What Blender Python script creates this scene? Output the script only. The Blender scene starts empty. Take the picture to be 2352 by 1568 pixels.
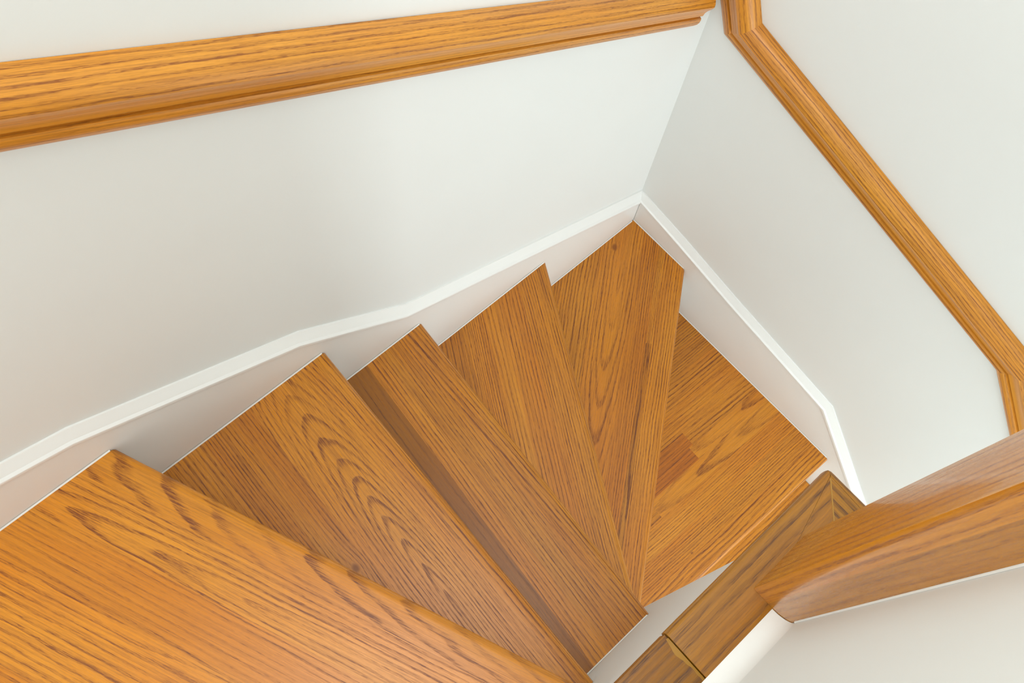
import bpy, bmesh, math, random
from mathutils import Vector, Matrix

# ---------------------------------------------------------------- camera, light, exposure
S = bpy.context.scene
COL = S.collection
S.view_settings.view_transform = 'Standard'
S.view_settings.look = 'None'
S.view_settings.exposure = 0.36
S.view_settings.gamma = 1.0
S.view_settings.use_curve_mapping = False

F_PX = 2093.343
CAM_LOC = (-1.1245, -0.56827, 2.03395)
CAM_R = [(0.742201, -0.666512, 0.069991), (-0.599724, -0.707156, -0.374515), (0.299113, 0.23599, -0.924576)]          # rows: image right, image down, view direction
cd = bpy.data.cameras.new('camera')
cd.sensor_fit = 'HORIZONTAL'
cd.sensor_width = 36.0
cd.lens = 36.0 * F_PX / 2352.0
cd.clip_start = 0.02
cam = bpy.data.objects.new('camera', cd)
COL.objects.link(cam)
rx, dn, fw = (Vector(r) for r in CAM_R)
m3 = Matrix((rx, -dn, -fw)).transposed()
cam.matrix_world = Matrix.Translation(CAM_LOC) @ m3.to_4x4()
S.camera = cam

world = bpy.data.worlds.new('world')
S.world = world
world.use_nodes = True
bg = world.node_tree.nodes['Background']
bg.inputs['Color'].default_value = (0.935, 1.0, 1.03, 1)
bg.inputs['Strength'].default_value = 1.18


def area(name, loc, target, sx, sy, power, col):
    l = bpy.data.lights.new(name, 'AREA')
    l.shape = 'RECTANGLE'
    l.size, l.size_y = sx, sy
    l.energy = power
    l.color = col
    o = bpy.data.objects.new(name, l)
    COL.objects.link(o)
    o.location = loc
    o.rotation_euler = (Vector(target) - Vector(loc)).to_track_quat('-Z', 'Y').to_euler()
    return o


# daylight from the window below the lower flight, and an unseen warm ceiling lamp over the nearest tread
area('window_daylight', (-0.60, -2.4, 0.25), (0.0, -0.7, 0.30), 0.7, 1.2, 15, (0.90, 0.985, 1.0))
area('ceiling_lamp', (-1.2, -0.42, 3.1), (-1.2, -0.40, 0.4), 1.0, 0.55, 8.5, (1.0, 0.94, 0.86))


# ---------------------------------------------------------------- helpers
def link(name, bm, mat, parent=None, smooth=None):
    me = bpy.data.meshes.new(name)
    bmesh.ops.recalc_face_normals(bm, faces=bm.faces[:])
    bm.to_mesh(me)
    bm.free()
    if mat:
        me.materials.append(mat)
    if smooth is not None:
        me.shade_smooth()
        me.set_sharp_from_angle(angle=math.radians(smooth))
    o = bpy.data.objects.new(name, me)
    COL.objects.link(o)
    if parent:
        o.parent = parent
    return o


def tag(o, label, cat, group=None):
    o['label'] = label
    o['category'] = cat
    if group:
        o['group'] = group
    return o


def struct(o):
    o['kind'] = 'structure'
    return o


def empty(name, loc):
    o = bpy.data.objects.new(name, None)
    o.empty_display_size = 0.05
    o.location = loc
    COL.objects.link(o)
    return o


def box_bm(x0, x1, y0, y1, z0, z1, bm=None):
    bm = bm or bmesh.new()
    vs = [bm.verts.new((x, y, z)) for z in (z0, z1) for y in (y0, y1) for x in (x0, x1)]
    for f in ((0, 1, 3, 2), (4, 5, 7, 6), (0, 1, 5, 4), (2, 3, 7, 6), (0, 2, 6, 4), (1, 3, 7, 5)):
        bm.faces.new([vs[i] for i in f])
    return bm


def prism_bm(poly, z0, z1, bm=None):
    bm = bm or bmesh.new()
    lo = [bm.verts.new((x, y, z0)) for x, y in poly]
    hi = [bm.verts.new((x, y, z1)) for x, y in poly]
    n = len(poly)
    bm.faces.new(lo)
    bm.faces.new(hi)
    for i in range(n):
        bm.faces.new((lo[i], lo[(i + 1) % n], hi[(i + 1) % n], hi[i]))
    return bm


# ---------------------------------------------------------------- materials
class NT:
    def __init__(self, name):
        self.m = bpy.data.materials.new(name)
        self.m.use_nodes = True
        self.t = self.m.node_tree
        self.b = self.t.nodes['Principled BSDF']

    def n(self, typ, **kw):
        o = self.t.nodes.new(typ)
        for k, v in kw.items():
            setattr(o, k, v)
        return o

    def put(self, sock, v):
        if isinstance(v, (int, float)):
            sock.default_value = v
        elif isinstance(v, tuple):
            sock.default_value = v if len(v) == len(sock.default_value) else v + (1.0,)
        else:
            self.t.links.new(v, sock)

    def math(self, op, a, b=None, c=None, clamp=False):
        o = self.n('ShaderNodeMath', operation=op, use_clamp=clamp)
        self.put(o.inputs[0], a)
        if b is not None:
            self.put(o.inputs[1], b)
        if c is not None:
            self.put(o.inputs[2], c)
        return o.outputs[0]

    def xyz(self, x, y, z):
        o = self.n('ShaderNodeCombineXYZ')
        for i, v in enumerate((x, y, z)):
            self.put(o.inputs[i], v)
        return o.outputs[0]

    def sep(self, v):
        o = self.n('ShaderNodeSeparateXYZ')
        self.t.links.new(v, o.inputs[0])
        return o.outputs

    def attr(self, name):
        o = self.n('ShaderNodeAttribute', attribute_name=name)
        return o.outputs['Vector']

    def noise(self, vec, scale=1.0, detail=2.0, rough=0.5):
        o = self.n('ShaderNodeTexNoise')
        o.inputs['Scale'].default_value = scale
        o.inputs['Detail'].default_value = detail
        o.inputs['Roughness'].default_value = rough
        self.t.links.new(vec, o.inputs['Vector'])
        return o.outputs[0]

    def smooth(self, v, a, b, lo=0.0, hi=1.0):
        o = self.n('ShaderNodeMapRange', interpolation_type='SMOOTHSTEP')
        self.put(o.inputs[0], v)
        for i, q in enumerate((a, b, lo, hi)):
            self.put(o.inputs[i + 1], q)
        return o.outputs[0]

    def mix(self, fac, a, b, blend='MIX'):
        o = self.n('ShaderNodeMix', data_type='RGBA', blend_type=blend)
        self.put(o.inputs[0], fac)
        self.put(o.inputs[6], a)
        self.put(o.inputs[7], b)
        return o.outputs[2]


def oak_material(name, light, dark, rough=0.34, spec=0.5, val=1.0, coat=0.0):
    """Stained oak: rings of a sawn log, read from each board's own grain coordinates."""
    q = NT(name)
    u, v, _ = q.sep(q.attr('grain'))
    v0, h, t = q.sep(q.attr('log'))
    freq, seed, tint = q.sep(q.attr('ring'))
    con, red, dk = q.sep(q.attr('stain'))
    s7 = q.math('MULTIPLY', seed, 7.31)
    n1 = q.noise(q.xyz(q.math('MULTIPLY', u, 4.0), q.math('MULTIPLY', v, 14.0), s7), 1, 2)
    n1 = q.math('SUBTRACT', n1, 0.5)
    n2 = q.noise(q.xyz(q.math('MULTIPLY', u, 14.0), q.math('MULTIPLY', v, 50.0), q.math('ADD', s7, 3.7)), 1, 2)
    n2 = q.math('SUBTRACT', n2, 0.5)
    dv = q.math('ADD', q.math('SUBTRACT', v, v0), q.math('MULTIPLY', n1, 0.011))
    w = q.math('ADD', q.math('MULTIPLY_ADD', t, u, h), q.math('MULTIPLY', n1, 0.008))
    ku, kv, kr = q.sep(q.attr('knot'))
    kr = q.math('MAXIMUM', kr, 0.0005)
    kx = q.math('DIVIDE', q.math('SUBTRACT', u, ku), q.math('MULTIPLY', kr, 1.5))
    ky = q.math('DIVIDE', q.math('SUBTRACT', v, kv), kr)
    kd = q.math('SQRT', q.math('ADD', q.math('MULTIPLY', kx, kx), q.math('MULTIPLY', ky, ky)))
    kbump = q.math('EXPONENT', q.math('MULTIPLY', q.math('MULTIPLY', kd, kd), -0.16))
    w = q.math('MULTIPLY_ADD', kbump, q.math('MULTIPLY', kr, 1.6), w)
    w = q.math('SMOOTH_MAX', w, 0.003, 0.004)
    rho = q.math('SQRT', q.math('ADD', q.math('MULTIPLY', dv, dv), q.math('MULTIPLY', w, w)))
    ph = q.math('MULTIPLY_ADD', n2, 0.55, q.math('MULTIPLY', rho, freq))
    fr = q.math('FRACT', ph)
    wn = q.n('ShaderNodeTexWhiteNoise', noise_dimensions='2D')
    q.t.links.new(q.xyz(q.math('FLOOR', ph), seed, 0.0), wn.inputs['Vector'])
    ringamp = q.math('MULTIPLY_ADD', wn.outputs[0], 0.75, 0.25)
    band = q.math('MULTIPLY', q.smooth(fr, 0.46, 0.82), q.smooth(fr, 0.90, 1.0, 1.0, 0.0))
    # long open pores, crowded in the early wood
    p1 = q.noise(q.xyz(q.math('MULTIPLY', u, 11.0), q.math('MULTIPLY', v, 560.0), s7), 1, 3, 0.65)
    pore = q.smooth(p1, 0.48, 0.60)
    p2 = q.noise(q.xyz(q.math('MULTIPLY', u, 5.0), q.math('MULTIPLY', v, 330.0), q.math('ADD', s7, 1.3)), 1, 3, 0.6)
    fibre = q.smooth(p2, 0.42, 0.64)
    kdark = q.smooth(q.math('ADD', kd, q.math('MULTIPLY', n2, 0.9)), 0.3, 1.15, 0.8, 0.0)
    b2 = q.math('MULTIPLY', q.math('MULTIPLY', band, ringamp), q.math('MULTIPLY_ADD', pore, 0.5, 0.65))
    p3 = q.noise(q.xyz(q.math('MULTIPLY', u, 85.0), q.math('MULTIPLY', v, 1150.0), q.math('ADD', s7, 5.1)), 1, 1, 0.5)
    speck = q.smooth(p3, 0.50, 0.60)
    b2 = q.math('MULTIPLY', b2, q.math('MULTIPLY_ADD', speck, 0.65, 0.72))
    b2 = q.math('ADD', b2, q.math('MULTIPLY', speck, 0.13))
    d = q.math('ADD', b2, q.math('MULTIPLY', pore, 0.22))
    d = q.math('ADD', d, q.math('MULTIPLY', fibre, 0.27))
    d = q.math('MAXIMUM', q.math('MULTIPLY', d, con, clamp=True), kdark)
    mott = q.noise(q.xyz(q.math('MULTIPLY', u, 2.5), q.math('MULTIPLY', v, 11.0), q.math('ADD', s7, 9.0)), 1, 3)
    base = q.mix(q.smooth(mott, 0.3, 0.7), light, tuple(c * k for c, k in zip(light, (0.93, 0.82, 0.6))))
    redc = tuple(c * k for c, k in zip(light, (0.9, 0.6, 0.42)))
    base = q.mix(red, base, redc)
    col = q.mix(d, base, dark)
    hsv = q.n('ShaderNodeHueSaturation')
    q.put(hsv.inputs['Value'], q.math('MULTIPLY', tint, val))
    q.t.links.new(col, hsv.inputs['Color'])
    col = q.mix(dk, hsv.outputs[0], tuple(c * 0.45 for c in dark))
    q.t.links.new(col, q.b.inputs['Base Color'])
    rr = q.math('MULTIPLY_ADD', d, 0.12, rough)
    q.put(q.b.inputs['Roughness'], rr)
    q.b.inputs['Specular IOR Level'].default_value = spec
    q.b.inputs['Coat Weight'].default_value = coat
    q.b.inputs['Coat Roughness'].default_value = 0.06
    bump = q.n('ShaderNodeBump')
    bump.inputs['Strength'].default_value = 0.12
    bump.inputs['Distance'].default_value = 0.0006
    q.t.links.new(q.math('SUBTRACT', 1.0, d), bump.inputs['Height'])
    q.t.links.new(bump.outputs[0], q.b.inputs['Normal'])
    return q.m


def paint(name, col, rough, bump=0.05, scale=240.0):
    q = NT(name)
    tc = q.n('ShaderNodeTexCoord')
    n = q.noise(tc.outputs['Object'], scale, 3)
    n2 = q.noise(tc.outputs['Object'], 2.2, 2)
    c = q.mix(q.smooth(n2, 0.35, 0.65), col, tuple(x * 0.985 for x in col))
    q.t.links.new(c, q.b.inputs['Base Color'])
    q.b.inputs['Roughness'].default_value = rough
    q.b.inputs['Specular IOR Level'].default_value = 0.4
    bp = q.n('ShaderNodeBump')
    bp.inputs['Strength'].default_value = bump
    bp.inputs['Distance'].default_value = 0.001
    q.t.links.new(n, bp.inputs['Height'])
    q.t.links.new(bp.outputs[0], q.b.inputs['Normal'])
    return q.m


OAK_TREAD = oak_material('oak_tread', (0.68, 0.268, 0.018), (0.19, 0.048, 0.005), 0.27)
OAK_RAIL = oak_material('oak_rail', (0.78, 0.345, 0.040), (0.29, 0.088, 0.010), 0.30)
OAK_CAP = oak_material('oak_cap', (0.40, 0.168, 0.004), (0.10, 0.031, 0.003), 0.26)
OAK_POST = oak_material('oak_post', (0.66, 0.270, 0.008), (0.28, 0.080, 0.007), 0.24, 0.6, 1.0, 0.5)
WALL = paint('wall_paint', (0.845, 0.865, 0.845), 0.55, 0.06)
TRIM = paint('trim_paint', (0.885, 0.89, 0.865), 0.30, 0.03, 60.0)
RISER = paint('riser_paint', (0.84, 0.83, 0.80), 0.4)
FILLER = paint('wood_filler', (0.40, 0.20, 0.028), 0.4)
CAULK = paint('caulk', (0.86, 0.85, 0.80), 0.5, 0.1)

RND = random.Random(7)


def board(v0=None, h=0.25, t=0.0, freq=170.0, seed=None, tint=1.0, con=1.0, red=0.0, dk=0.0, knot=(9, 9, 0.001)):
    """One board's place in the log and its stain."""
    return dict(v0=RND.uniform(-0.15, 0.15) if v0 is None else v0, h=h, t=t, freq=freq,
                seed=RND.uniform(0, 50) if seed is None else seed, tint=tint, con=con, red=red, dk=dk, knot=knot)


def grain(bm, uvfun, bfun):
    """Write grain coordinates and each face's board as attributes."""
    LG = bm.loops.layers.float_vector.new('grain')
    LL = bm.loops.layers.float_vector.new('log')
    LR = bm.loops.layers.float_vector.new('ring')
    LS = bm.loops.layers.float_vector.new('stain')
    LK = bm.loops.layers.float_vector.new('knot')
    for f in bm.faces:
        b = bfun(f)
        for l in f.loops:
            u, v = uvfun(l.vert.co, f)
            l[LG] = (u, v, 0)
            l[LL] = (b['v0'], b['h'], b['t'])
            l[LR] = (b['freq'], b['seed'], b['tint'])
            l[LS] = (b['con'], b['red'], b['dk'])
            l[LK] = b['knot']


# ---------------------------------------------------------------- the setting
RISE = 0.19
TH = 0.028                    # tread thickness
INNER_Y = -0.69               # stair side of the inner wall
INNER_X = -0.70
CAP_Z = 1.10

struct(link('wall_back', box_bm(-2.6, 0.115, 0.015, 0.115, -0.9, 3.2), WALL))
struct(link('wall_right', box_bm(0.015, 0.115, -2.6, 0.015, -0.9, 3.2), WALL))
bm = prism_bm([(-2.2, INNER_Y), (INNER_X, INNER_Y), (INNER_X, -2.2), (-0.83, -2.2), (-0.83, -0.83), (-2.2, -0.83)], -0.9, CAP_Z - 0.0225)
struct(link('wall_inner', bm, WALL))
bm = prism_bm([(-2.2, -0.738), (-0.80, -0.738), (-0.80, -0.745), (-0.742, -0.745), (-0.742, -2.2), (-0.84, -2.2), (-0.84, -0.83), (-2.2, -0.83)], CAP_Z + 0.0005, 3.2)
struct(link('wall_inner_upper', bm, WALL))
struct(link('floor', box_bm(-0.70, 0.0, -2.6, 0.0, -0.9, -0.76), RISER))


# skirting boards: a board with a small moulding along its raked top
def raked(path, prof, axis, cut_ends=True):
    """Sweep a profile (p out of the wall, s square to the rake) along a path (a along wall, z)
    that lies in the wall plane; corners are mitred in that plane.  axis: 'A' back wall, 'B' right wall."""
    bm = bmesh.new()
    n = len(path)
    rows = []
    dist = 0
    us = []
    for i, (a, z) in enumerate(path):
        P = Vector((a, z))
        if i > 0:
            dist += (P - Vector(path[i - 1])).length
        us.append(dist)
        d0 = (P - Vector(path[i - 1])).normalized() if i > 0 else None
        d1 = (Vector(path[i + 1]) - P).normalized() if i < n - 1 else None
        if d0 is None or d1 is None:
            d = d1 if d0 is None else d0
            nn = Vector((-d.y, d.x))
            if nn.y < 0:
                nn = -nn
            m = Vector((0, 1.0 / nn.y)) if cut_ends else nn        # plumb cut
        else:
            n0, n1 = Vector((-d0.y, d0.x)), Vector((-d1.y, d1.x))
            if n0.y < 0:
                n0 = -n0
            if n1.y < 0:
                n1 = -n1
            b = (n0 + n1).normalized()
            m = b / b.dot(n0)
        row = []
        for p, s in prof:
            q = P + m * s
            co = (q.x, 0.015 - p, q.y) if axis == 'A' else (0.015 - p, q.x, q.y)
            row.append(bm.verts.new(co))
        rows.append(row)
    k = len(prof)
    vs = [0]
    for j in range(k):
        vs.append(vs[-1] + (Vector(prof[(j + 1) % k]) - Vector(prof[j])).length)
    info = {}
    for i in range(n - 1):
        for j in range(k):
            f = bm.faces.new((rows[i][j], rows[i][(j + 1) % k], rows[i + 1][(j + 1) % k], rows[i + 1][j]))
            info[f] = (i, j)
    for r in (rows[0], rows[-1]):
        info[bm.faces.new(r)] = None
    return bm, rows, us, vs, info


MOULD = [(0.0001, 0.0), (0.0001, 0.0255), (0.003, 0.0255), (0.0075, 0.0185), (0.0125, 0.0125), (0.0135, 0.0105), (0.0155, 0.0098), (0.0178, 0.0080), (0.0182, 0.0055), (0.0175, 0.0008), (0.0165, 0.0)]
pathA = [(-2.2, 1.13), (-1.277, 0.842), (-0.948, 0.651), (-0.736, 0.456), (-0.0005, 0.084)]
pathB = [(-0.0005, 0.084), (-0.14, 0.061), (-0.33, 0.0245), (-0.664, -0.0275), (-1.5, -0.87)]
bb = empty('baseboard_back', (-0.7, 0.0, 0.0))
struct(bb)
bm = prism_bm([(x, -z) for x, z in pathA] + [(0.0145, -pathA[-1][1]), (0.0145, 0.9), (-2.2, 0.9)], 0.0005, 0.0145)
for vtx in bm.verts:
    vtx.co = Vector((vtx.co.x, vtx.co.z, -vtx.co.y))
o = link('board', bm, TRIM, bb)
o.matrix_parent_inverse = Matrix.Translation((0.7, 0, 0))
bm, *_ = raked(pathA, MOULD, 'A')
for vtx in bm.verts:                      # mitre the inside corner of the room
    if vtx.co.x > -0.01:
        vtx.co.x = vtx.co.y if vtx.co.y < 0.0145 else 0.0145
o = link('cap_moulding', bm, TRIM, bb, 40)
o.matrix_parent_inverse = Matrix.Translation((0.7, 0, 0))

br = empty('baseboard_right', (0.0, -0.7, 0.0))
struct(br)
bm = prism_bm([(y, -z) for y, z in pathB] + [(-1.5, 0.9), (-0.0005, 0.9)], 0.0005, 0.0145)
for vtx in bm.verts:
    vtx.co = Vector((vtx.co.z, vtx.co.x, -vtx.co.y))
o = link('board', bm, TRIM, br)
o.matrix_parent_inverse = Matrix.Translation((0, 0.7, 0))
bm, *_ = raked(pathB, MOULD, 'B')
for vtx in bm.verts:
    if vtx.co.y > -0.01:
        vtx.co.y = vtx.co.x if vtx.co.x < 0.0145 else 0.0145
o = link('cap_moulding', bm, TRIM, br, 40)
o.matrix_parent_inverse = Matrix.Translation((0, 0.7, 0))


# ---------------------------------------------------------------- treads
def off(a, b, d):
    """The line a-b moved d behind the nosing."""
    a, b = Vector(a), Vector(b)
    t = (b - a).normalized()
    nn = Vector((t.y, -t.x))
    return a + nn * d, b + nn * d


def at_y(p, q, y):
    k = (y - p.y) / (q.y - p.y)
    return (p.x + (q.x - p.x) * k, y)


def at_x(p, q, x):
    k = (x - p.x) / (q.x - p.x)
    return (x, p.y + (q.y - p.y) * k)


GAP = 0.0006
YA, YI = -GAP, INNER_Y + GAP
XB = -GAP
NOSE = {1: ((-1.246, 0.0), (-0.961, -0.69)), 2: ((-0.907, 0.0), (-0.927, -0.69)), 3: ((-0.698, 0.0), (-0.749, -0.69)),
        4: ((-0.337, 0.0), (-0.721, -0.69)), 5: ((0.0, -0.188), (-0.66, -0.69)), 6: ((0.0, -0.772), (-0.70, -0.752)),
        7: ((0.0, -0.98), (-0.70, -0.98))}
ZT = {k: RISE * (5 - k) for k in NOSE}
BACK = 0.034


def nose(k, d=0.0):
    return off(*NOSE[k], d)


POLY = {}
n_, r_ = nose(1), None
POLY[1] = [at_y(*n_, YA), at_y(*n_, YI), (-2.0, YI), (-2.0, YA)]
for k in (2, 3, 4):
    n_, r_ = nose(k), nose(k - 1, BACK)
    POLY[k] = [at_y(*n_, YA), at_y(*n_, YI), at_y(*r_, YI), at_y(*r_, YA)]
n_, r_ = nose(5), nose(4, BACK)
POLY[5] = [at_x(*n_, XB), at_y(*n_, YI), at_y(*r_, YI), at_y(*r_, YA), (XB, YA)]
n_, r_ = nose(6), nose(5, BACK)
XI = INNER_X + GAP
POLY[6] = [at_x(*n_, XB), at_x(*n_, XI), (XI, YI), at_y(*r_, YI) if at_y(*r_, YI)[0] > XI else at_x(*r_, XI), at_x(*r_, XB)]
n_, r_ = nose(7), nose(6, BACK)
POLY[7] = [at_x(*n_, XB), at_x(*n_, XI), at_x(*r_, XI), at_x(*r_, XB)]

# boards of each tread: (how far behind the nosing it ends, board, optional end joints [(u, board)...])
B = board
PLANKS = {
    1: [(0.050, B(v0=-0.004, h=0.118, t=-0.14, freq=92, tint=1.04, con=0.8)),
        (0.117, B(v0=0.097, h=0.024, t=-0.062, freq=125, tint=1.13, con=0.9)),
        (0.190, B(v0=0.26, h=0.16, t=0.01, freq=190, tint=1.08, con=0.7, red=0.10)),
        (0.300, B(v0=0.12, h=0.06, t=0.03, freq=95, tint=1.2, con=0.85)),
        (0.420, B(v0=0.52, h=0.1, t=0.02, freq=80, tint=1.15, con=0.85)), (9, B(tint=0.95))],
    2: [(0.026, B(v0=0.11, h=0.1, t=-0.03, freq=160, tint=0.97)),
        (0.155, B(v0=0.094, h=0.058, t=-0.125, freq=180, tint=1.0, con=1.0)),
        (0.205, B(v0=-0.15, h=0.2, t=0.02, freq=190, tint=0.90, con=0.9, knot=(0.325, 0.176, 0.008))),
        (0.245, B(v0=0.0, h=0.1, t=0.03, freq=200, tint=0.86, con=0.95, red=0.15)), (9, B(tint=0.93, v0=0.2, h=0.06, t=0.03))],
    3: [(0.045, B(v0=0.09, h=0.10, t=-0.04, freq=200, tint=0.92, con=1.1)),
        (0.100, B(v0=0.30, h=0.10, t=0.03, freq=160, tint=0.90, con=0.95)),
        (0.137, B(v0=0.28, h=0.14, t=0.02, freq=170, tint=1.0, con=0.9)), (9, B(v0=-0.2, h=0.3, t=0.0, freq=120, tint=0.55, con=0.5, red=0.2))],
    4: [(0.075, B(v0=-0.14, h=0.05, t=0.02, freq=185, tint=0.93, con=1.0, red=0.05)),
        (0.130, B(v0=0.30, h=0.12, t=0.02, freq=150, tint=0.95, con=0.85, red=0.22)),
        (0.165, B(v0=0.0, h=0.2, t=0.0, freq=160, tint=1.0, con=0.8)),
        (0.215, B(v0=-0.05, h=0.05, t=0.02, freq=210, tint=1.0, con=1.05)), (9, B(v0=0.1, tint=0.85, h=0.1, con=1.0, red=0.15))],
    5: [(0.058, B(v0=-0.14, h=0.03, t=0.02, freq=150, tint=1.03, con=1.0)),
        (0.073, B(v0=0.10, h=0.012, t=0.0, freq=260, tint=0.97, con=1.0), [(0.22, B(v0=0.062, h=0.004, t=0.012, freq=240, tint=0.86, con=1.4, dk=0.08))]),
        (0.118, B(v0=0.26, h=0.08, t=-0.02, freq=185, tint=0.93, con=1.0, red=0.25)),
        (0.215, B(v0=0.162, h=-0.002, t=0.085, freq=120, tint=1.0, con=0.95, red=0.15, knot=(-0.023, 0.186, 0.009))), (9, B(v0=0.1, h=0.1, t=0.02, freq=150, tint=0.97, con=1.0))],
    6: [(0.052, B(v0=-0.05, h=0.05, t=0.05, freq=120, tint=1.08)),
        (0.110, B(v0=0.3, h=0.05, t=-0.02, freq=170, tint=1.04, red=0.06, knot=(0.443, 0.058, 0.0035))),
        (0.168, B(v0=0.32, h=0.06, t=0.02, freq=170, tint=1.08, con=0.9)),
        (0.215, B(v0=0.19, h=0.03, t=0.05, freq=130, tint=1.05, con=0.8), [(0.44, B(tint=0.98, v0=0.3))]),
        (0.252, B(v0=0.24, h=0.03, t=0.06, freq=110, tint=1.05, con=0.75), [(0.262, B(v0=0.4, h=0.2, freq=170, tint=0.86, red=0.75))]),
        (0.292, B(v0=0.30, h=0.02, t=0.05, freq=120, tint=1.0), [(0.248, B(v0=0.4, h=0.2, freq=170, tint=0.84, red=0.7))]),
        (0.350, B(v0=0.40, h=0.06, t=0.03, freq=120, tint=1.02)),
        (0.410, B(v0=0.5, h=0.08, t=0.03, freq=130, tint=1.0)),
        (0.465, B(v0=0.30, h=0.04, t=0.02, freq=170, tint=0.9, red=0.1)), (9, B(tint=0.88))],
    7: [(0.07, B()), (0.14, B(tint=1.1)), (9, B(tint=1.08, h=0.3))],
}
LABELS = {
    1: 'largest and nearest oak tread, filling the lower left corner',
    2: 'oak tread with nested pointed grain arches in its middle, just below the nearest big tread',
    3: 'straight oak tread with a dark brown strip along its back edge',
    4: 'wedge-shaped straight-grained oak tread just left of the kite-shaped corner tread',
    5: 'kite-shaped oak winder tread fitted into the corner where two white walls meet',
    6: 'oak tread of short strips with one reddish block, just below the corner winder',
    7: 'sliver of the lowest oak tread showing just beside the mitred wall cap',
}


def make_tread(k):
    poly, z = POLY[k], ZT[k]
    a, b = Vector(NOSE[k][0]), Vector(NOSE[k][1])
    d = (b - a).normalized()
    nn = Vector((d.y, -d.x))
    bm = prism_bm(poly, z - TH, z)
    es = [e for e in bm.edges if abs(e.verts[0].co.z - e.verts[1].co.z) < 1e-6 and
          all(abs((Vector(v.co.xy) - a).dot(nn)) < 1e-4 for v in e.verts)]
    bmesh.ops.bevel(bm, geom=es, offset=0.0125, segments=6, profile=0.5, affect='EDGES')
    U = lambda co: (Vector(co.xy) - a).dot(d)
    V = lambda co: (Vector(co.xy) - a).dot(nn)
    edges = []
    for row in PLANKS[k]:
        edges.append(row[0])
    for v in edges[:-1]:
        bmesh.ops.bisect_plane(bm, geom=bm.verts[:] + bm.edges[:] + bm.faces[:], plane_co=Vector((a.x + nn.x * v, a.y + nn.y * v, 0)),
                               plane_no=Vector((nn.x, nn.y, 0)), dist=1e-5)
    lo = -1
    for row in PLANKS[k]:
        if len(row) > 2:
            for u, _b in row[2]:
                fs = [f for f in bm.faces if lo < V(f.calc_center_median()) < row[0]]
                g = fs + list({e for f in fs for e in f.edges}) + list({v for f in fs for v in f.verts})
                bmesh.ops.bisect_plane(bm, geom=g, plane_co=Vector((a.x + d.x * u, a.y + d.y * u, 0)), plane_no=Vector((d.x, d.y, 0)), dist=1e-5)
        lo = row[0]

    def which(f):
        c = f.calc_center_median()
        v, u = V(c), U(c)
        for row in PLANKS[k]:
            if v < row[0]:
                bd = row[1]
                if len(row) > 2:
                    for uu, b2 in row[2]:
                        if u > uu:
                            bd = b2
                return bd
        return PLANKS[k][-1][1]

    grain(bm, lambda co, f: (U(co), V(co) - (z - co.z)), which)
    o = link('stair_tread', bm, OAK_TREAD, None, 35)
    return tag(o, LABELS[k], 'stair tread', 'oak treads of the winding stair')


for k in range(1, 8):
    make_tread(k)

# risers under each nosing
for k in range(1, 8):
    p0, p1 = nose(k, 0.020)
    q0, q1 = nose(k, 0.033)
    if k <= 4:
        poly = [at_y(p0, p1, YA), at_y(p0, p1, YI), at_y(q0, q1, YI), at_y(q0, q1, YA)]
    elif k == 5:
        poly = [at_x(p0, p1, XB), at_y(p0, p1, YI), at_y(q0, q1, YI), at_x(q0, q1, XB)]
    else:
        poly = [at_x(p0, p1, XB), at_x(p0, p1, XI), at_x(q0, q1, XI), at_x(q0, q1, XB)]
    struct(link('stair_riser', prism_bm(poly, ZT[k] - RISE + 0.0005, ZT[k] - TH - 0.0003), RISER))

# beads of caulk where treads meet the skirting
def bead(p, q, out, z, r=0.0019):
    bm = bmesh.new()
    p, q, out = Vector(p), Vector(q), Vector(out)
    ring = []
    for c in (p, q):
        ring.append([bm.verts.new((c.x, c.y, z + 0.0001)), bm.verts.new((c.x + out.x * r, c.y + out.y * r, z + 0.0001)),
                     bm.verts.new((c.x + out.x * r * 0.45, c.y + out.y * r * 0.45, z + r * 0.6)), bm.verts.new((c.x, c.y, z + r * 1.1))])
    for j in range(4):
        bm.faces.new((ring[0][j], ring[0][(j + 1) % 4], ring[1][(j + 1) % 4], ring[1][j]))
    bm.faces.new(ring[0]); bm.faces.new(ring[1])
    return bm


for k in (1, 2, 3, 4, 5):
    pts = [p for p in POLY[k] if abs(p[1] - YA) < 1e-6]
    o = link('caulk_bead', bead((min(p[0] for p in pts), -0.0002), (max(p[0] for p in pts) - 0.006, -0.0002), (0, -1), ZT[k]), CAULK, bb)
    o.matrix_parent_inverse = Matrix.Translation((0.7, 0, 0))
for k in (5, 6):
    pts = [p for p in POLY[k] if abs(p[0] - XB) < 1e-6]
    o = link('caulk_bead', bead((-0.0002, min(p[1] for p in pts) + 0.006), (-0.0002, max(p[1] for p in pts)), (-1, 0), ZT[k]), CAULK, br)
    o.matrix_parent_inverse = Matrix.Translation((0, 0.7, 0))

for k in (1, 2, 3):
    pts = [p for p in POLY[k] if abs(p[1] - YI) < 1e-6]
    o = link('caulk_bead', bead((max(min(p[0] for p in pts), -1.6), INNER_Y + 0.0002), (max(p[0] for p in pts) - 0.006, INNER_Y + 0.0002), (0, 1), ZT[k]), CAULK, bpy.data.objects['wall_inner'])

# ---------------------------------------------------------------- handrails: one moulded oak section
RAIL = [(0.0005, 0.0), (0.0050, 0.0), (0.0110, 0.0070), (0.0145, 0.0140), (0.0158, 0.0205), (0.0152, 0.0245), (0.0125, 0.0256), (0.0092, 0.0272),
        (0.0120, 0.0292), (0.0166, 0.0310), (0.0172, 0.0340), (0.0188, 0.0395), (0.0220, 0.0455), (0.0262, 0.0510), (0.0300, 0.0565),
        (0.0322, 0.0610), (0.0322, 0.0665), (0.0302, 0.0730), (0.0262, 0.0795), (0.0200, 0.0845), (0.0120, 0.0875), (0.0005, 0.0885)]
FRONT = range(9, 15)          # the hollow face under the nose shows flat, quiet grain


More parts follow.
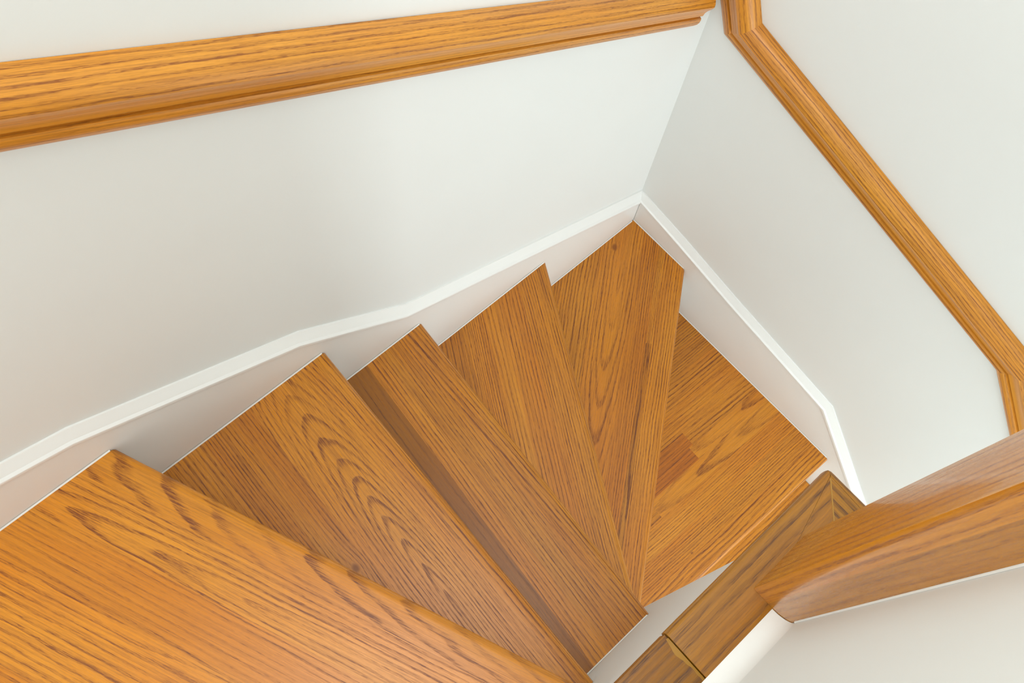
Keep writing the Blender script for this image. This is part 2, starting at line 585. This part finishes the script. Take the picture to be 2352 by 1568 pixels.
def rail_piece(path, axis, bd, parent=None, name='handrail', ends=None):
    bm, rows, us, vs, info = raked(path, RAIL, axis)
    vpos = {}
    for i, row in enumerate(rows):
        for j, v in enumerate(row):
            vpos[v] = (us[i], j)
    k = len(RAIL)

    def uvf(co, f):
        return None
    LG = bm.loops.layers.float_vector.new('grain')
    LL = bm.loops.layers.float_vector.new('log')
    LR = bm.loops.layers.float_vector.new('ring')
    LS = bm.loops.layers.float_vector.new('stain')
    for f in bm.faces:
        ij = info.get(f)
        for l in f.loops:
            uu, j = vpos[l.vert]
            if ij is None:
                l[LG] = (RAIL[j][0], RAIL[j][1], 0)
            else:
                vv = vs[j] if not (ij[1] == k - 1 and j == 0) else vs[k]
                l[LG] = (uu, vv, 0)
            l[LL] = (bd['v0'], bd['h'], bd['t'])
            l[LR] = (bd['freq'], bd['seed'], bd['tint'])
            l[LS] = (bd['con'] * (0.45 if ij and ij[1] in FRONT else 1.0), bd['red'], bd['dk'])
    return link(name, bm, OAK_RAIL, parent, 24)


def railz(x):
    return 0.738 - 0.5735 * (x + 0.04)


ra = rail_piece([(-2.3, railz(-2.3)), (-0.038, railz(-0.038))], 'A', B(v0=0.16, h=0.02, t=0.012, freq=150, tint=1.0, con=0.95))
tag(ra, 'long raked oak handrail across the top left, fixed to the back white wall', 'handrail')

rb = empty('handrail', (0.0, -0.45, 0.6))
tag(rb, 'bent oak handrail in three mitred lengths running down the right white wall', 'handrail')
RB = [(0.0145, 0.80), (-0.030, 0.719), (-0.803, 0.523), (-1.6, -0.29)]
secs = [([RB[0], RB[1], RB[2]], 0), ([RB[0], RB[1], RB[2]], 1)]


def rail_B(i, bd):
    """Section i of the right-hand rail, its ends cut on the mitres with its neighbours."""
    bm, rows, us, vs, info = raked(RB, RAIL, 'B')
    bm.free()
    bm2, rows, us, vs, info = raked(RB, RAIL, 'B')
    keep = {v for v in rows[i]} | {v for v in rows[i + 1]}
    k = len(RAIL)
    vpos = {}
    for q in (i, i + 1):
        for j, v in enumerate(rows[q]):
            vpos[v] = (us[q], j)
    kill = [f for f in bm2.faces if info.get(f) is None or info[f][0] != i]
    bmesh.ops.delete(bm2, geom=kill, context='FACES_ONLY')
    bmesh.ops.delete(bm2, geom=[v for v in bm2.verts if v not in keep], context='VERTS')
    for q in (i, i + 1):
        bm2.faces.new(rows[q])
    LG = bm2.loops.layers.float_vector.new('grain')
    LL = bm2.loops.layers.float_vector.new('log')
    LR = bm2.loops.layers.float_vector.new('ring')
    LS = bm2.loops.layers.float_vector.new('stain')
    for f in bm2.faces:
        js = [vpos[l.vert][1] for l in f.loops]
        wrap = (0 in js and k - 1 in js and len(js) == 4)
        for l in f.loops:
            uu, j = vpos[l.vert]
            if len(js) > 4:
                l[LG] = (RAIL[j][0], RAIL[j][1], 0)
            else:
                # shear the grain coordinate back so that it runs straight through the mitre
                l[LG] = (l.vert.co.y * 1.03 + 3.0 if i == 1 else l.vert.co.z * 1.3, vs[k] if (wrap and j == 0) else vs[j], 0)
            l[LL] = (bd['v0'], bd['h'], bd['t'])
            l[LR] = (bd['freq'], bd['seed'], bd['tint'])
            l[LS] = (bd['con'] * (0.45 if len(js) == 4 and min(js) in FRONT else 1.0), bd['red'], bd['dk'])
    o = link('rail_section', bm2, OAK_RAIL, rb, 24)
    o.matrix_parent_inverse = Matrix.Translation((0.0, 0.45, -0.6))
    return o


rail_B(0, B(v0=0.16, h=0.02, t=0.02, freq=130, tint=0.96))
rail_B(1, B(v0=0.04, h=0.03, t=0.0, freq=170, tint=0.95, con=1.1))
rail_B(2, B(v0=0.10, h=0.02, t=0.05, freq=100, tint=1.1, con=0.7))

# ---------------------------------------------------------------- oak cap on the inner wall, and the corner post on it
wc = empty('wall_cap', (-0.9, -0.69, CAP_Z - 0.022))
tag(wc, 'dark oak board capping the low inner wall, mitred where it turns the corner', 'wall cap')
CT = 0.022
XC, YC, WID = -0.658, -0.660, 0.058


def cap(poly, z, along, bd, name='cap_board', lab=None):
    bm = prism_bm(poly, z - CT, z)
    es = [e for e in bm.edges if abs(e.verts[0].co.z - e.verts[1].co.z) < 1e-6 and
          (all(abs(v.co.y - YC) < 1e-4 for v in e.verts) or all(abs(v.co.x - XC) < 1e-4 for v in e.verts) or
           all(v.co.x > XC - 0.0055 and v.co.y > YC - 0.0055 for v in e.verts))]
    bmesh.ops.bevel(bm, geom=es, offset=0.007, segments=5, profile=0.5, affect='EDGES')
    if along == 'x':
        grain(bm, lambda co, f: (co.x, co.y + (z - co.z)), lambda f: bd)
    else:
        grain(bm, lambda co, f: (co.y, co.x + (z - co.z)), lambda f: bd)
    o = link(name, bm, OAK_CAP, wc, 35)
    o.matrix_parent_inverse = Matrix.Translation((0.9, 0.69, -(CAP_Z - 0.022)))
    if lab:
        o['label'] = lab
    return o


cap([(-0.914, YC), (XC - 0.0050, YC), (XC - 0.0015, YC - 0.0015), (XC - WID - 0.02, YC - WID - 0.02), (-0.914, YC - WID - 0.02)], CAP_Z, 'x',
    B(v0=-0.60, h=0.05, t=0.02, freq=85, tint=1.0, con=0.8))
cap([(XC - 0.0014, YC - 0.0017), (XC, YC - 0.0052), (XC, -2.0), (XC - WID - 0.02, -2.0), (XC - WID - 0.02, YC - WID - 0.0202)], CAP_Z, 'y',
    B(v0=-0.60, h=0.05, t=0.02, freq=110, tint=0.95, con=1.0))
cap([(-2.1, YC - 0.002), (-0.9148, YC - 0.002), (-0.9148, YC - WID - 0.02), (-2.1, YC - WID - 0.02)], CAP_Z - 0.006, 'x',
    B(v0=-0.78, h=0.03, t=0.04, freq=85, tint=0.80, con=0.8), lab='darker worn cap board set slightly lower')

# pale filler in the mitre
bm = bmesh.new()
a0, a1 = Vector((XC - 0.009, YC - 0.009)), Vector((XC - WID - 0.008, YC - WID - 0.008))
nq = Vector((1, -1)).normalized() * 0.0007
vsq = [bm.verts.new((p.x, p.y, CAP_Z + 0.00025)) for p in (a0 - nq, a0 + nq, a1 + nq, a1 - nq)]
vsl = [bm.verts.new((v.co.x, v.co.y, CAP_Z - 0.002)) for v in vsq]
bm.faces.new(vsq); bm.faces.new(vsl)
for j in range(4):
    bm.faces.new((vsq[j], vsq[(j + 1) % 4], vsl[(j + 1) % 4], vsl[j]))
o = link('mitre_filler', bm, FILLER, wc)
o.matrix_parent_inverse = Matrix.Translation((0.9, 0.69, -(CAP_Z - 0.022)))
o['label'] = 'pale filler line in the mitre joint'

# hardened filler smeared over the butt joint
bm = bmesh.new()
rs = random.Random(3)
zc = CAP_Z - 0.006
top, low = [], []
for i in range(13):
    y = YC - 0.006 - 0.052 * i / 12
    wdt = 0.0015 + 0.0035 * math.exp(-((i - 4) / 2.6) ** 2) + rs.uniform(0, 0.0012)
    top.append((bm.verts.new((-0.9149, y, zc + 0.0030)), bm.verts.new((-0.9149 - wdt * 0.5, y, zc + 0.0012)), bm.verts.new((-0.9149 - wdt, y, zc + 0.0001))))
for i in range(12):
    for j in range(2):
        bm.faces.new((top[i][j], top[i][j + 1], top[i + 1][j + 1], top[i + 1][j]))
o = link('filler_smear', bm, FILLER, wc, 60)
o.matrix_parent_inverse = Matrix.Translation((0.9, 0.69, -(CAP_Z - 0.022)))
o['label'] = 'pale hardened filler over the joint'

# painted cove between the cap and the upper wall
bm = bmesh.new()
prof = [(-0.7381, CAP_Z + 0.0004)] + [(-0.738 + 0.021 * (1 - math.sin(a)), CAP_Z + 0.0004 + 0.021 * (1 - math.cos(a))) for a in [i * math.pi / 20 for i in range(11)]]
r0 = [bm.verts.new((-2.1, y, z)) for y, z in prof]
r1 = [bm.verts.new((-0.816, y, z)) for y, z in prof]
for j in range(len(prof)):
    jj = (j + 1) % len(prof)
    bm.faces.new((r0[j], r0[jj], r1[jj], r1[j]))
bm.faces.new(r0); bm.faces.new(r1)
struct(link('trim_1', bm, TRIM, None, 40))

PX0, PX1, PY0, PY1 = -0.8155, -0.7325, -0.7378, -0.6905
bm = box_bm(PX0, PX1, PY0, PY1, CAP_Z + 0.0004, 2.6)
bmesh.ops.bevel(bm, geom=[e for e in bm.edges if abs(e.verts[0].co.z - e.verts[1].co.z) > 0.1], offset=0.0016, segments=2, profile=0.5, affect='EDGES')
for yc in (-0.7105,):
    bmesh.ops.bisect_plane(bm, geom=bm.verts[:] + bm.edges[:] + bm.faces[:], plane_co=Vector((0, yc, 0)), plane_no=Vector((0, 1, 0)), dist=1e-5)
pb = [B(v0=0.2, h=0.05, t=0.02, freq=110, tint=1.06, con=0.8), B(v0=0.0, h=0.05, t=0.0, freq=120, tint=0.82, con=0.8), B(v0=0.15, h=0.05, t=0.01, freq=95, tint=1.0, con=0.9)]


def post_board(f):
    c = f.calc_center_median()
    if abs(f.normal.y) > 0.5:
        return pb[2]
    return pb[0] if c.y > -0.7105 else pb[1]


bm.normal_update()
grain(bm, lambda co, f: (co.z, co.y if abs(f.normal.x) > 0.5 else co.x), post_board)
po = link('newel_post', bm, OAK_POST, None, 35)
tag(po, 'square oak post standing on the wall cap at the end of the upper white wall', 'post')

bm = bmesh.new()
pr = [(-0.0001, -0.0008), (-0.0010, -0.0008), (-0.0008, 0.0002), (-0.0001, 0.0008)]
ra0 = [bm.verts.new((PX0 + x, -0.737 + y, CAP_Z + 0.022)) for x, y in pr]
ra1 = [bm.verts.new((PX0 + x, -0.737 + y, 2.6)) for x, y in pr]
for j in range(4):
    bm.faces.new((ra0[j], ra0[(j + 1) % 4], ra1[(j + 1) % 4], ra1[j]))
bm.faces.new(ra0); bm.faces.new(ra1)
o = link('caulk_bead', bm, CAULK, po)
o['label'] = 'white caulk line down the edge against the wall'
